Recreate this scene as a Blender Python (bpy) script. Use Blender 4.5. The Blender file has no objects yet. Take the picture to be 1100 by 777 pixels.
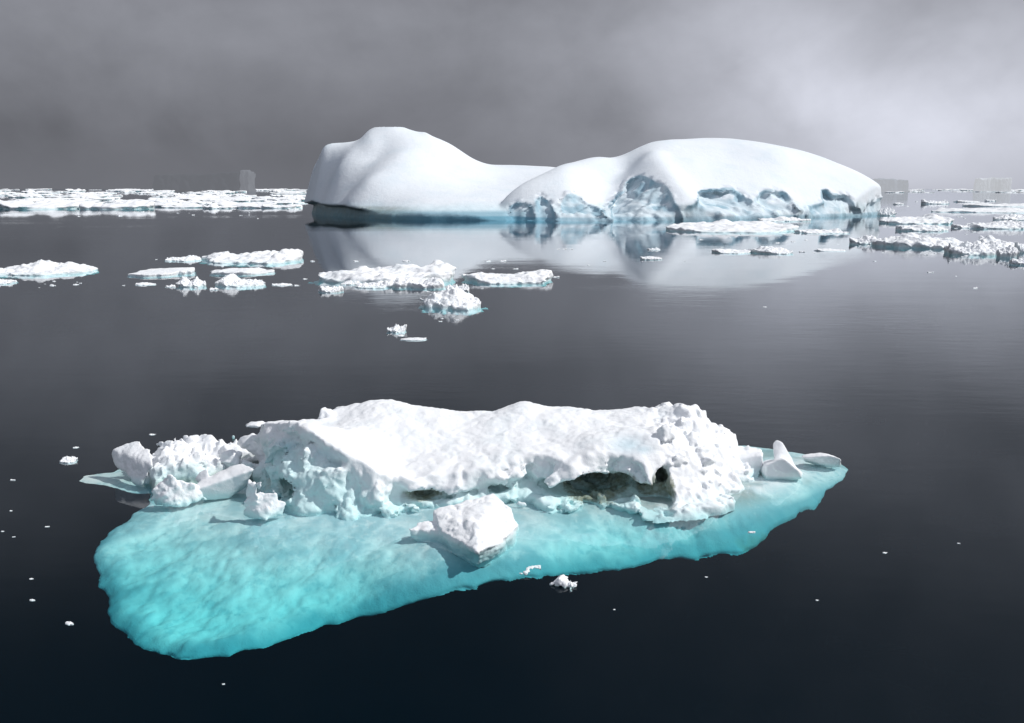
import bpy, math, random
import numpy as np

# ------------------------------------------------------------------ scene, camera
sc = bpy.context.scene
col = sc.collection
F = 1056.0                      # focal length in photo pixels (1100 wide)
PITCH = math.radians(9.97)
CAMZ = 10.0
cam_d = bpy.data.cameras.new('camera'); cam = bpy.data.objects.new('camera', cam_d); col.objects.link(cam)
cam.location = (0, 0, CAMZ); cam.rotation_euler = (math.pi/2 - PITCH, 0, 0)
cam_d.sensor_width = 36; cam_d.lens = 36*F/1100; cam_d.clip_start = .1; cam_d.clip_end = 80000
sc.camera = cam
sc.render.engine = 'CYCLES'
cy = sc.cycles
cy.use_denoising = True
try: cy.denoiser = 'OPENIMAGEDENOISE'
except Exception: pass
cy.max_bounces = 8; cy.diffuse_bounces = 4; cy.glossy_bounces = 3; cy.transparent_max_bounces = 8
cy.transmission_bounces = 4; cy.volume_bounces = 0
cy.caustics_reflective = False; cy.caustics_refractive = False
cy.sample_clamp_indirect = 6
cy.adaptive_threshold = .012
sc.view_settings.view_transform = 'Standard'; sc.view_settings.look = 'None'
sc.view_settings.exposure = 0; sc.view_settings.gamma = 1

CP, SP = math.cos(PITCH), math.sin(PITCH)
def ray(px, py):
    u = (px-550)/F; v = (388.5-py)/F
    return u, CP + v*SP, -SP + v*CP
def P(px, py, z=0.0):           # where the view line through a photo point meets height z
    x, y, zz = ray(px, py); t = (z-CAMZ)/zz
    return x*t, y*t, z
def W(px, py, Y):               # ... meets the plane at distance Y
    x, y, zz = ray(px, py); t = Y/y
    return x*t, Y, CAMZ+zz*t

# ------------------------------------------------------------------ noise on grids
def _wmat(c, scale, m0):
    t = c/scale - m0; i = np.floor(t).astype(int); f = t - i
    n = i.max()+4
    Wm = np.zeros((len(c), n), np.float32)
    r = np.arange(len(c))
    w = [(1-f)**3/6, (3*f**3-6*f**2+4)/6, (-3*f**3+3*f**2+3*f+1)/6, f**3/6]
    for k in range(4): Wm[r, i+k] += w[k]
    return Wm
def noise3(xs, ys, zs, scale, rng, az=1.0):
    A = _wmat(xs, scale, math.floor(xs[0]/scale)); B = _wmat(ys, scale, math.floor(ys[0]/scale))
    C = _wmat(zs, scale*az, math.floor(zs[0]/(scale*az)))
    L = rng.uniform(-1, 1, (A.shape[1], B.shape[1], C.shape[1])).astype(np.float32)
    L = np.tensordot(A, L, (1, 0)); L = np.tensordot(L, B, (1, 1)); L = np.tensordot(L, C, (1, 1))
    return L*2.6                # about -1..1
def noise2(xs, ys, scale, rng):
    A = _wmat(xs, scale, math.floor(xs[0]/scale)); B = _wmat(ys, scale, math.floor(ys[0]/scale))
    L = rng.uniform(-1, 1, (A.shape[1], B.shape[1])).astype(np.float32)
    return (A @ L @ B.T)*1.9
def fbm2(xs, ys, scale, octv, rng, gain=.5, billow=False):
    s = 0; a = 1
    for k in range(octv):
        n = noise2(xs, ys, scale, rng); s = s + a*(1-2.4*np.abs(n) if billow else n); a *= gain; scale *= .47
    return s
def fbm3(xs, ys, zs, scale, octv, rng, gain=.5, billow=False, az=1.0):
    s = 0; a = 1
    for k in range(octv):
        n = noise3(xs, ys, zs, scale, rng, az); s = s + a*(1-2.6*np.abs(n) if billow else n); a *= gain; scale *= .47
    return s
def sstep(a, b, x):
    t = np.clip((x-a)/(b-a), 0, 1); return t*t*(3-2*t)
def smax(a, b, k):
    h = np.clip(.5+.5*(a-b)/k, 0, 1); return b*(1-h)+a*h + k*h*(1-h)
def smin(a, b, k): return -smax(-a, -b, k)
def poly_sd(X, Y, poly):        # signed distance to a polygon, negative inside
    d = np.full(X.shape, 1e9, np.float32); inside = np.zeros(X.shape, bool)
    n = len(poly)
    for i in range(n):
        x0, y0 = poly[i]; x1, y1 = poly[(i+1) % n]
        ex, ey = x1-x0, y1-y0; wx = X-x0; wy = Y-y0
        t = np.clip((wx*ex+wy*ey)/(ex*ex+ey*ey+1e-12), 0, 1)
        d = np.minimum(d, (wx-ex*t)**2+(wy-ey*t)**2)
        c = ((y0 <= Y) != (y1 <= Y))
        if abs(ey) > 1e-9: inside ^= c & (wx < ex*(Y-y0)/ey)
    d = np.sqrt(d); d[inside] *= -1
    return d
def rbf2(pts, X, Y, lin=True, smooth=0.0):        # thin plate through (x,y,value) points
    p = np.array([q[:2] for q in pts], float); v = np.array([q[2] for q in pts], float)
    n = len(p); sc_ = np.abs(p-p.mean(0)).max(); c = p.mean(0); p = (p-c)/sc_
    def U(r2): return .5*r2*np.log(r2+1e-9)
    K = U(((p[:, None]-p[None])**2).sum(-1)) + smooth*np.eye(n)
    Pm = np.c_[np.ones(n), p]
    M = np.block([[K, Pm], [Pm.T, np.zeros((3, 3))]])
    w = np.linalg.solve(M, np.r_[v, 0, 0, 0])
    x = (X-c[0])/sc_; y = (Y-c[1])/sc_
    o = w[n]+w[n+1]*x+w[n+2]*y
    for i in range(n): o = o + w[i]*U((x-p[i, 0])**2+(y-p[i, 1])**2)
    return o.astype(np.float32)

# ------------------------------------------------------------------ surface extraction
def nets(f, xs, ys, zs):
    ins = f < 0
    n = ins.astype(np.int8)
    s = (n[:-1, :-1, :-1]+n[1:, :-1, :-1]+n[:-1, 1:, :-1]+n[:-1, :-1, 1:]+n[1:, 1:, :-1]+n[1:, :-1, 1:]+n[:-1, 1:, 1:]+n[1:, 1:, 1:])
    act = (s > 0) & (s < 8)
    I, J, K = np.nonzero(act)
    idx = np.full(act.shape, -1, np.int32); idx[I, J, K] = np.arange(len(I))
    acc = np.zeros((len(I), 3)); cnt = np.zeros(len(I))
    cor = [(a, b, c) for a in (0, 1) for b in (0, 1) for c in (0, 1)]
    val = {c: f[I+c[0], J+c[1], K+c[2]] for c in cor}
    for c in cor:
        for ax in range(3):
            if c[ax]: continue
            e = list(c); e[ax] = 1; e = tuple(e)
            a, b = val[c], val[e]; m = (a < 0) != (b < 0)
            t = np.where(m, a/np.where(m, a-b, 1), 0)
            p = np.array(c, float)[None].repeat(len(I), 0); p[:, ax] += t
            acc[m] += p[m]; cnt[m] += 1
    acc /= cnt[:, None]
    g = np.stack([I, J, K], 1)+acc
    V = np.stack([xs[0]+g[:, 0]*(xs[1]-xs[0]), ys[0]+g[:, 1]*(ys[1]-ys[0]), zs[0]+g[:, 2]*(zs[1]-zs[0])], 1)
    quads = []
    for ax in range(3):
        a = [slice(None)]*3; b = [slice(None)]*3; a[ax] = slice(0, -1); b[ax] = slice(1, None)
        A = ins[tuple(a)]; B = ins[tuple(b)]
        cr = A != B
        o = [k for k in range(3) if k != ax]
        lim = [slice(None)]*3
        for k in o: lim[k] = slice(1, -1)
        Q = np.stack(np.nonzero(cr[tuple(lim)]), 1)
        if not len(Q): continue
        for k in o: Q[:, k] += 1
        fl = A[Q[:, 0], Q[:, 1], Q[:, 2]]
        def cell(d1, d2):
            q = Q.copy(); q[:, o[0]] -= d1; q[:, o[1]] -= d2
            return idx[q[:, 0], q[:, 1], q[:, 2]]
        q = np.stack([cell(0, 0), cell(1, 0), cell(1, 1), cell(0, 1)], 1)
        if ax == 1: fl = ~fl
        q[~fl] = q[~fl][:, ::-1]
        quads.append(q)
    return V, np.concatenate(quads)

def np_mesh(name, V, Q, attrs=None, smooth=True):
    me = bpy.data.meshes.new(name)
    me.vertices.add(len(V)); me.vertices.foreach_set('co', V.astype(np.float32).ravel())
    k = Q.shape[1]
    me.loops.add(len(Q)*k); me.loops.foreach_set('vertex_index', Q.astype(np.int32).ravel())
    me.polygons.add(len(Q)); me.polygons.foreach_set('loop_start', np.arange(0, len(Q)*k, k, dtype=np.int32))
    me.polygons.foreach_set('use_smooth', np.full(len(Q), smooth))
    me.update(calc_edges=True)
    for a, v in (attrs or {}).items():
        at = me.attributes.new(a, 'FLOAT', 'POINT'); at.data.foreach_set('value', np.asarray(v, np.float32))
    return me
def tri_sample(G, xs, ys, zs, V):        # sample a grid at vertices (nearest)
    i = np.clip(np.round((V[:, 0]-xs[0])/(xs[1]-xs[0])).astype(int), 0, G.shape[0]-1)
    j = np.clip(np.round((V[:, 1]-ys[0])/(ys[1]-ys[0])).astype(int), 0, G.shape[1]-1)
    if G.ndim == 2: return G[i, j]
    k = np.clip(np.round((V[:, 2]-zs[0])/(zs[1]-zs[0])).astype(int), 0, G.shape[2]-1)
    return G[i, j, k]
def biggest(V, Q):                       # keep only the largest connected piece
    n = len(V); l = np.arange(n)
    E = np.concatenate([Q[:, [0, 1]], Q[:, [1, 2]], Q[:, [2, 3]], Q[:, [3, 0]]])
    for _ in range(200):
        m = np.minimum(l[E[:, 0]], l[E[:, 1]]); p = l.copy()
        np.minimum.at(l, E[:, 0], m); np.minimum.at(l, E[:, 1], m)
        l = l[l]; l = l[l]
        if (p == l).all(): break
    lab = np.bincount(l[Q[:, 0]], minlength=n).argmax()
    q = Q[l[Q[:, 0]] == lab]; ids, inv = np.unique(q, return_inverse=True)
    return V[ids], inv.reshape(q.shape)
def tri_lin(G, xs, ys, zs, V):
    g = [np.clip((V[:, a]-c[0])/(c[1]-c[0]), 0, len(c)-1.001) for a, c in enumerate((xs, ys, zs))]
    i = [a.astype(int) for a in g]; f = [a-b for a, b in zip(g, i)]; o = 0
    for a in (0, 1):
        for b in (0, 1):
            for c in (0, 1):
                o = o+G[i[0]+a, i[1]+b, i[2]+c]*(f[0] if a else 1-f[0])*(f[1] if b else 1-f[1])*(f[2] if c else 1-f[2])
    return o
def split_mesh(V, Q, mask):              # faces where mask is true / the others, as (V,Q,vertex ids)
    out = []
    for m in (mask, ~mask):
        q = Q[m]; ids, inv = np.unique(q, return_inverse=True)
        out.append((V[ids], inv.reshape(q.shape), ids))
    return out

# ------------------------------------------------------------------ node helper
class NT:
    def __init__(s, tree): s.t = tree; s.n = tree.nodes; s.l = tree.links
    def new(s, typ, **kw):
        n = s.n.new(typ)
        for k, v in kw.items(): setattr(n, k, v)
        return n
    def put(s, inp, v):
        if hasattr(v, 'is_output'): s.l.new(v, inp)
        else: inp.default_value = v
    def m(s, op, a, b=None, c=None, clamp=False):
        n = s.new('ShaderNodeMath', operation=op); n.use_clamp = clamp
        s.put(n.inputs[0], a)
        if b is not None: s.put(n.inputs[1], b)
        if c is not None: s.put(n.inputs[2], c)
        return n.outputs[0]
    def step(s, v, a, b, lo=0.0, hi=1.0):
        n = s.new('ShaderNodeMapRange', interpolation_type='SMOOTHSTEP'); s.put(n.inputs['Value'], v)
        n.inputs['From Min'].default_value = a; n.inputs['From Max'].default_value = b
        n.inputs['To Min'].default_value = lo; n.inputs['To Max'].default_value = hi
        return n.outputs[0]
    def mix(s, f, a, b):
        n = s.new('ShaderNodeMix', data_type='RGBA')
        s.put(n.inputs[0], f)
        s.put(n.inputs[6], a if hasattr(a, 'is_output') or len(a) == 4 else (*a, 1)); s.put(n.inputs[7], b if hasattr(b, 'is_output') or len(b) == 4 else (*b, 1))
        return n.outputs[2]
    def noise(s, vec, scale, detail=4, rough=.55, dist=0.0, out=0):
        n = s.new('ShaderNodeTexNoise'); s.put(n.inputs['Vector'], vec)
        n.inputs['Scale'].default_value = scale; n.inputs['Detail'].default_value = detail
        n.inputs['Roughness'].default_value = rough; n.inputs['Distortion'].default_value = dist
        return n.outputs[out]
    def vscale(s, vec, xyz, loc=(0, 0, 0), rot=(0, 0, 0)):
        n = s.new('ShaderNodeMapping'); s.put(n.inputs[0], vec); n.inputs['Scale'].default_value = xyz
        n.inputs['Location'].default_value = loc; n.inputs['Rotation'].default_value = rot
        return n.outputs[0]
def material(name):
    m = bpy.data.materials.new(name); m.use_nodes = True; m.node_tree.nodes.clear()
    t = NT(m.node_tree); o = t.new('ShaderNodeOutputMaterial')
    return m, t, o
def attr(t, name): return t.new('ShaderNodeAttribute', attribute_name=name).outputs['Fac']

# ice: white snow, pale cyan compact ice plus painted inner glow, deep blue ice plus painted fade (blue), algae stain plus painted shade
def ice_material(name, snow=(.885, .90, .915), wet_glow_c=(.60, .83, .84), bluec=(.20, .50, .62), dirt_shade_c=(.19, .215, .155), scale=1.0, bump=.03, mott=.0):
    m, t, o = material(name)
    pos = t.new('ShaderNodeNewGeometry').outputs['Position']
    p = t.new('ShaderNodeBsdfPrincipled')
    n1 = t.noise(pos, 1.1/scale, 5, .6); n2 = t.noise(pos, 5.5/scale, 6, .65); n3 = t.noise(pos, 26/scale, 4, .6)
    wet = t.m('MULTIPLY_ADD', t.m('SUBTRACT', n1, .5), .5, attr(t, 'wet'), clamp=True)
    wet = t.m('MULTIPLY', wet, attr(t, 'wetk'), clamp=True)
    blue = attr(t, 'blue'); dirt = t.m('MULTIPLY', attr(t, 'dirt'), t.step(n2, .15, .7, .45, 1), clamp=True)
    speck = t.step(n1, .35, .75)
    sn = t.mix(speck, snow, tuple(c*k for c, k in zip(snow, (.955, .965, .975))))
    if mott > 0:
        nm = t.noise(t.vscale(pos, (1, .8, .6), rot=(0, 0, .5)), 2.6, 7, .68)
        wet = t.m('MAXIMUM', wet, t.m('MULTIPLY', t.step(nm, .46, .68), mott))
        wet = t.m('MULTIPLY', wet, t.step(nm, .30, .50, .35, 1))
    c = t.mix(wet, sn, wet_glow_c); c = t.mix(attr(t, 'bare'), c, (.66, .745, .79)); c = t.mix(blue, c, bluec); c = t.mix(dirt, c, dirt_shade_c)
    t.put(p.inputs['Base Color'], c)
    t.put(p.inputs['Roughness'], t.m('MULTIPLY_ADD', t.m('MAXIMUM', wet, blue), -.4, .78))
    p.inputs['Specular IOR Level'].default_value = .25; p.inputs['IOR'].default_value = 1.31
    h = t.m('ADD', t.m('MULTIPLY', n2, 1.0), t.m('MULTIPLY', n3, .35))
    b = t.new('ShaderNodeBump'); b.inputs['Strength'].default_value = 1; b.inputs['Distance'].default_value = bump*scale
    t.put(b.inputs['Height'], h); t.put(p.inputs['Normal'], b.outputs[0])
    t.l.new(p.outputs[0], o.inputs[0])
    return m
M_ICE = ice_material('weathered_ice', bump=.02)
M_FLOE = ice_material('floe_snow', scale=3.0, bump=.03)
M_BERG = ice_material('iceberg_snow', snow=(.79, .835, .875), wet_glow_c=(.50, .74, .80), bluec=(.11, .31, .42), scale=11, bump=.017)
M_SHELF = ice_material('submerged_ice', mott=.75, snow=(.86, .87, .86), wet_glow_c=(.42, .59, .63), bluec=(.16, .36, .42), scale=1.3, bump=.02)

def flat_ice(name, c1, c2, em, scale=.02):        # far ice, haze painted in as emission
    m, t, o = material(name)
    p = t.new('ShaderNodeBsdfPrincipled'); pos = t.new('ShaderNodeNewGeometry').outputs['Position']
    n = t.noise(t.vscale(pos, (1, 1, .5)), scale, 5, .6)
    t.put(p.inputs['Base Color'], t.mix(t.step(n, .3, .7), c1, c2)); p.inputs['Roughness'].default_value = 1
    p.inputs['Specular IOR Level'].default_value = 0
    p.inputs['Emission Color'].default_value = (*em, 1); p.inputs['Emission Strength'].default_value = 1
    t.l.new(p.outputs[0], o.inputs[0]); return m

# ------------------------------------------------------------------ objects
def put(name, me, mat, parent=None, loc=None, rz=0, scale=None):
    o = bpy.data.objects.new(name, me); col.objects.link(o)
    if mat is not None and me is not None and not me.materials: me.materials.append(mat)
    if parent: o.parent = parent
    if loc: o.location = loc
    if rz: o.rotation_euler = (0, 0, rz)
    if scale: o.scale = scale
    return o
def tag(o, label, cat, group=None):
    o['label'] = label; o['category'] = cat
    if group: o['group'] = group
    return o
def empty(name, loc=(0, 0, 0)):
    o = bpy.data.objects.new(name, None); col.objects.link(o); o.location = loc; o.empty_display_size = .5; return o

# ------------------------------------------------------------------ small ice: floes and chunks
def floe_mesh(w, d, h, seed, prof=None, lump=1.0, tilt=0.0, foot=.06, n=96, flat=.0, lip=.35):
    """a floe w x d with its skyline profile (u,-1..1 ; height 0..1); origin at the waterline"""
    rng = np.random.default_rng(seed)
    ext = 1.18
    vx = w*ext/n; ny = max(14, min(int(d*ext/(vx*1.0)), n)); under = max(.12*h, .25*vx)+.22*h
    nz = int(min(44, max(14, (h*1.35+under)/(vx*.45))))
    xs = np.linspace(-w*ext/2, w*ext/2, n); ys = np.linspace(-d*ext/2, d*ext/2, ny); zs = np.linspace(-under, h*1.4, nz)
    X, Y = np.meshgrid(xs, ys, indexing='ij')
    a, b = w/2, d/2
    ang = fbm2(xs, ys, w*.30, 4, rng, .55)
    r = np.sqrt((X/a)**2+(Y/b)**2)
    plan = (r-.86+ang*.20)*min(a, b)
    if prof is None:
        prof = [(-1, .3)]+[(u, rng.uniform(.35, 1.0)) for u in np.linspace(-.8, .8, 6)]+[(1, .3)]
    pu = [q[0] for q in prof]; ph = [q[1] for q in prof]
    Hx = np.interp(X/a+.10*noise2(xs, ys, w*.12, rng), pu, ph)
    crest = 1-.80*sstep(.05, 1.0, np.abs(Y/b-.2)/1.1)*(1-flat)
    H = h*(Hx*crest*(1+.22*lump*fbm2(xs, ys, w*.10, 3, rng, .6)) - .08*lump*fbm2(xs, ys, w*.06, 3, rng, .55, True))
    H = np.clip(H, h*.12, h*1.3) + tilt*Y
    Z = zs[None, None, :]
    d1 = plan[..., None] - lip*h*sstep(0, h*.5, Z)*.3 + lip*h*.3 - foot*min(a, b)*sstep(0, -under, Z)
    d1 = d1 - .10*h*lump*fbm3(xs, ys, zs, max(h*.7, vx*4), 2, rng, .5, True)*-1
    f = smax(d1, (Z-H[..., None])*.9, h*.14)
    V, Q = biggest(*nets(f.astype(np.float32), xs, ys, zs))
    z = V[:, 2]
    wet = sstep(h*.28, h*.0, z)*.45
    return np_mesh('floe', V, Q, dict(wet=wet, wetk=np.ones(len(V)), blue=sstep(.06*h, -.02*h, z)*.25, dirt=np.zeros(len(V))))

def hull_planes(pts):
    import bmesh
    bm = bmesh.new()
    for p in pts: bm.verts.new(p)
    r = bmesh.ops.convex_hull(bm, input=bm.verts)
    bm.normal_update()
    c = np.mean(np.array(pts), 0); out = []
    for f in bm.faces:
        nn = np.array(f.normal); dd = float(nn @ np.array(f.verts[0].co))
        if nn @ c > dd: nn, dd = -nn, -dd
        out.append((nn, dd))
    bm.free(); return out
def hull_sd(planes, X, Y, Z, k=.05):
    f = None
    for nn, dd in planes:
        g = nn[0]*X+nn[1]*Y+nn[2]*Z-dd
        f = g if f is None else smax(f, g, k)
    return f
def chunk_mesh(hulls, seed, vox=.035, amp=.10, sc_=.5, k=.06, low=-.25, wetz=.28, fine=.35, sm=.08, dirt=0.0, wet0=.0, foot=False):
    """a lump from the union of convex hulls given as world points; returns mesh, origin"""
    rng = np.random.default_rng(seed)
    if foot: hulls = [list(h_)+[(p[0], p[1], -.7) for p in h_ if p[2] < .06] for h_ in hulls]
    allp = np.array([p for h_ in hulls for p in h_]); c = allp.mean(0); c[2] = 0
    lo = allp.min(0)-.3*amp/.1*.6-.15; hi = allp.max(0)+.3*amp/.1*.6+.15; lo[2] = max(lo[2], -.55 if foot else low)
    xs, ys, zs = [np.arange(lo[i], hi[i]+vox, vox)-c[i] for i in range(3)]
    X, Y, Z = np.meshgrid(xs, ys, zs, indexing='ij', sparse=True)
    f = None
    for h_ in hulls:
        g = hull_sd(hull_planes([tuple(np.array(p)-c) for p in h_]), X, Y, Z, k)
        f = g if f is None else smin(f, g, sm)
    f = f + amp*(.6*fbm3(xs, ys, zs, sc_, 2, rng, .5) + fine*.5*fbm3(xs, ys, zs, sc_*.45, 3, rng, .5, True))
    V, Q = biggest(*nets(f.astype(np.float32), xs, ys, zs))
    z = V[:, 2]; nz = len(V)
    wet = sstep(wetz, .0, z)*.8+wet0
    me = np_mesh('chunk', V, Q, dict(wet=wet, wetk=np.ones(nz), blue=np.zeros(nz), dirt=dirt*sstep(.3, .0, z)))
    return me, tuple(c)
def chunk(name, label, cat, hulls, seed, group=None, mat=None, **kw):
    me, c = chunk_mesh(hulls, seed, **kw)
    o = put(name, me, mat or M_ICE, loc=c); tag(o, label, cat, group); return o
def rock_pts(c, r, seed, n=13):
    rng = np.random.default_rng(seed); q = rng.normal(size=(n, 3)); q /= np.linalg.norm(q, axis=1)[:, None]
    return [tuple(np.array(c)+v*np.array(r)*rng.uniform(.82, 1.12)) for v in q]

# ================================================================== WATER, SEABED
R = 30000.0
def ring_grid(z, name, flip=False):
    me = bpy.data.meshes.new(name)
    v = [(-R, -3000, z), (R, -3000, z), (R, R, z), (-R, R, z)]
    me.from_pydata(v, [], [(0, 1, 2, 3)]); me.update(); return me
def box_mesh(name, x0, x1, y0, y1, z0, z1):
    me = bpy.data.meshes.new(name)
    v = [(x, y, z) for z in (z0, z1) for (x, y) in ((x0, y0), (x1, y0), (x1, y1), (x0, y1))]
    me.from_pydata(v, [], [(3, 2, 1, 0), (4, 5, 6, 7), (0, 1, 5, 4), (1, 2, 6, 5), (2, 3, 7, 6), (3, 0, 4, 7)]); me.update(); return me
mw, t, o = material('sea_water')
pos = t.new('ShaderNodeNewGeometry').outputs['Position']
patch = t.step(t.noise(t.vscale(pos, (.6, 1.6, 1)), .012, 3, .5), .44, .66, .30, 2.0)
s1 = t.noise(t.vscale(pos, (.55, 1.3, 1), rot=(0, 0, .25)), .9, 5, .55)
s2 = t.noise(t.vscale(pos, (.5, 1.2, 1), rot=(0, 0, -.2)), .13, 3, .5)
hgt = t.m('ADD', t.m('MULTIPLY', t.m('MULTIPLY', s1, patch), .0065), t.m('MULTIPLY', s2, .013))
bmp = t.new('ShaderNodeBump'); bmp.inputs['Strength'].default_value = 1; bmp.inputs['Distance'].default_value = 1
t.put(bmp.inputs['Height'], hgt)
fr = t.new('ShaderNodeLayerWeight'); fr.inputs['Blend'].default_value = .5; t.put(fr.inputs['Normal'], bmp.outputs[0])
fres = t.m('MULTIPLY_ADD', t.m('POWER', fr.outputs['Facing'], 5.6), .98, .02, clamp=True)
gl = t.new('ShaderNodeBsdfGlossy'); gl.inputs['Roughness'].default_value = .02
gl.inputs['Color'].default_value = (.93, .95, .97, 1); t.put(gl.inputs['Normal'], bmp.outputs[0])
tr_ = t.new('ShaderNodeBsdfTransparent'); df = t.new('ShaderNodeBsdfDiffuse'); df.inputs[0].default_value = (.02, .28, .52, 1)
tr = t.new('ShaderNodeMixShader'); tr.inputs[0].default_value = .017; t.l.new(tr_.outputs[0], tr.inputs[1]); t.l.new(df.outputs[0], tr.inputs[2])
mx = t.new('ShaderNodeMixShader'); t.put(mx.inputs[0], fres); t.l.new(tr.outputs[0], mx.inputs[1]); t.l.new(gl.outputs[0], mx.inputs[2])
t.l.new(mx.outputs[0], o.inputs['Surface'])
va = t.new('ShaderNodeVolumeAbsorption'); va.inputs['Color'].default_value = (0.0, .885, .90, 1); va.inputs['Density'].default_value = .36
t.l.new(va.outputs[0], o.inputs['Volume'])
water = put('water', box_mesh('water', -R, R, -400, R, -40, 0), mw); water['kind'] = 'structure'
msb, t, o = material('deep_sea_floor')
d_ = t.new('ShaderNodeBsdfDiffuse'); pos = t.new('ShaderNodeNewGeometry').outputs['Position']
t.put(d_.inputs[0], t.mix(t.noise(pos, .02, 3), (.01, .02, .03), (.02, .03, .045))); t.l.new(d_.outputs[0], o.inputs[0])
sb = bpy.data.meshes.new('seabed'); sb.from_pydata([(-R*1.1, -600, -41), (R*1.1, -600, -41), (R*1.1, R*1.1, -41), (-R*1.1, R*1.1, -41)], [], [(0, 1, 2, 3)])
seabed = put('seabed', sb, msb); seabed['kind'] = 'structure'

# ================================================================== THE LOW ICE FLOE UP CLOSE
floe = empty('ice_floe', (-1.0, 31.5, 0))
tag(floe, 'long jagged white ice floe with a glowing turquoise underwater shelf', 'ice floe')
FO = np.array((-1.0, 31.5, 0.0))
def build_ridge():
    rng = np.random.default_rng(11)
    v = .048
    xs = np.arange(-13.6, 9.6, v); ys = np.arange(28.6, 37.6, v); zs = np.arange(-.30, 3.0, v)
    X, Y = np.meshgrid(xs, ys, indexing='ij')
    pf = [(258, 505), (290, 524), (330, 542), (365, 551), (400, 554), (440, 550), (480, 546), (520, 543), (560, 540), (600, 538), (650, 538),
          (690, 538), (716, 545), (745, 544), (775, 537), (797, 524), (808, 508)]
    poly = [P(x, y)[:2] for x, y in pf]
    poly += [W(800, 490, 36.2)[:2], W(770, 480, 36.6)[:2], W(650, 470, 36.4)[:2], W(540, 470, 36.3)[:2], W(430, 466, 36.6)[:2], W(352, 470, 36.2)[:2], W(346, 475, 34.9)[:2], W(300, 480, 35.0)[:2], W(256, 490, 34.4)[:2]]
    plan = poly_sd(X, Y, poly)
    warp = .26*fbm2(xs, ys, 1.5, 4, rng, .55)
    plan = plan+warp
    C = []
    # skyline
    for px, py, yy in [(252, 465, 33.6), (262, 458, 33.7), (285, 452, 34), (320, 450, 34), (345, 455, 34.2), (360, 438, 35.6), (385, 435, 35.8), (410, 433, 35.8), (440, 438, 35.5), (470, 442, 35.4),
                       (505, 444, 35.3), (540, 441, 35.3), (563, 434, 35.2), (585, 439, 35.2), (610, 438, 35.2), (640, 441, 35.1), (660, 441, 35.1), (690, 440, 35.1), (718, 437, 34.9), (735, 441, 34.5), (752, 450, 34.2), (768, 465, 34), (785, 483, 34), (800, 500, 34)]:
        C.append(W(px, py, yy))
    # top surface part way to the camera, then the lip
    for px, py, yy in [(300, 453, 33.2), (350, 459, 33.0), (400, 462, 33.0), (430, 480, 32.2), (450, 465, 33), (500, 466, 33), (560, 462, 33), (600, 468, 32.4), (640, 458, 33), (700, 458, 33),
                       (262, 462, 32.5), (300, 455, 31.9), (335, 457, 31.4), (365, 470, 31.0), (390, 486, 30.7), (415, 503, 30.4), (445, 510, 30.4), (480, 500, 30.8), (520, 494, 31.1), (560, 488, 31.2), (600, 482, 31.4), (640, 470, 31.6), (680, 474, 31.4), (706, 478, 31.2),
                       (726, 470, 32), (750, 490, 31.8), (725, 520, 30.8), (755, 525, 31.0), (780, 515, 32.0), (790, 518, 32)]:
        C.append(W(px, py, yy))
    # behind the skyline it drops
    for px in range(260, 820, 60): C.append((W(px, 440, 37)[0], 37.2, .6))
    H = rbf2(C, X, Y, smooth=1e-4)
    gx = P(400, 500)[0]
    soft = fbm2(xs, ys, 2.2, 3, rng, .5)
    cr_ = np.abs(noise2(xs, ys, 1.3, rng))
    H = H+.08*soft+.10*np.clip(cr_, 0, .7)-.03+.07*fbm2(xs, ys, .8, 3, rng, .6)*sstep(-1.3, -.3, plan)
    # jagged crest towards the +x end and at the corner blocks
    jag = sstep(4.2, 6.2, X)
    H = H+jag*(-.15*fbm2(xs, ys, .9, 4, rng, .55, True)-.06)
    H = np.clip(H, .06, 2.75)
    # the low rubble arm at the -x end
    arm = poly_sd(X, Y, [P(x, y)[:2] for x, y in [(168, 523), (215, 518), (262, 505), (300, 497), (300, 480), (250, 487), (170, 495), (150, 510)]])+.18*fbm2(xs, ys, .9, 3, rng, .6)
    Ha = .42+.32*fbm2(xs, ys, 1.3, 4, rng, .55, True)
    Z = zs[None, None, :].astype(np.float32)
    XX = X[..., None]; YY = Y[..., None]
    # undercut: recess at the waterline along the middle of the front
    def bump(x, a, b, c, d): return sstep(a, b, x)*(1-sstep(c, d, x))
    x430, x620, x700 = P(418, 540)[0], P(628, 540)[0], P(705, 540)[0]
    A = 1.15*bump(X, x430, x430+1.2, x700-.9, x700-.1)*(.42+.58*sstep(P(575, 540)[0], P(625, 540)[0], X))
    lipz = .74+.20*noise2(xs, ys, .9, rng)+.10*noise2(xs, ys, .3, rng)
    lipz = lipz-.16*(1-sstep(P(575, 540)[0], P(625, 540)[0], X))-.18*bump(X, x430-1, x430, x430+2.2, x430+3.4)
    front = 1-sstep(33.2, 34.2, Y)
    und = (A*front)[..., None]*(1-sstep(0, 1, (Z-lipz[..., None]+.22)/.30))*sstep(.10, .34, Z+.10*noise3(xs, ys, zs, .5, rng))
    lean = .14*(1-sstep(P(395, 540)[0], P(450, 540)[0], X))+.14
    batter = lean[..., None]*Z                                   # walls lean back a little
    batter = batter+jag[..., None]*.40*Z
    d1 = plan[..., None]+und+batter-.12
    topn = sstep(.55, .05, H[..., None]-Z)           # near the top surface it is smooth
    wall = 1-.82*topn*(1-jag[..., None]*.9)
    nl = fbm3(xs, ys, zs, .95, 2, rng, .55, True)
    nf = fbm3(xs, ys, zs, .30, 3, rng, .6, True)
    f = smax(d1+.27*nl*wall+.02, Z-H[..., None], .10)
    f = f+(.085-.03*jag[..., None])*nf*wall
    f = f+.018*noise3(xs, ys, zs, .14, rng)*wall
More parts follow.
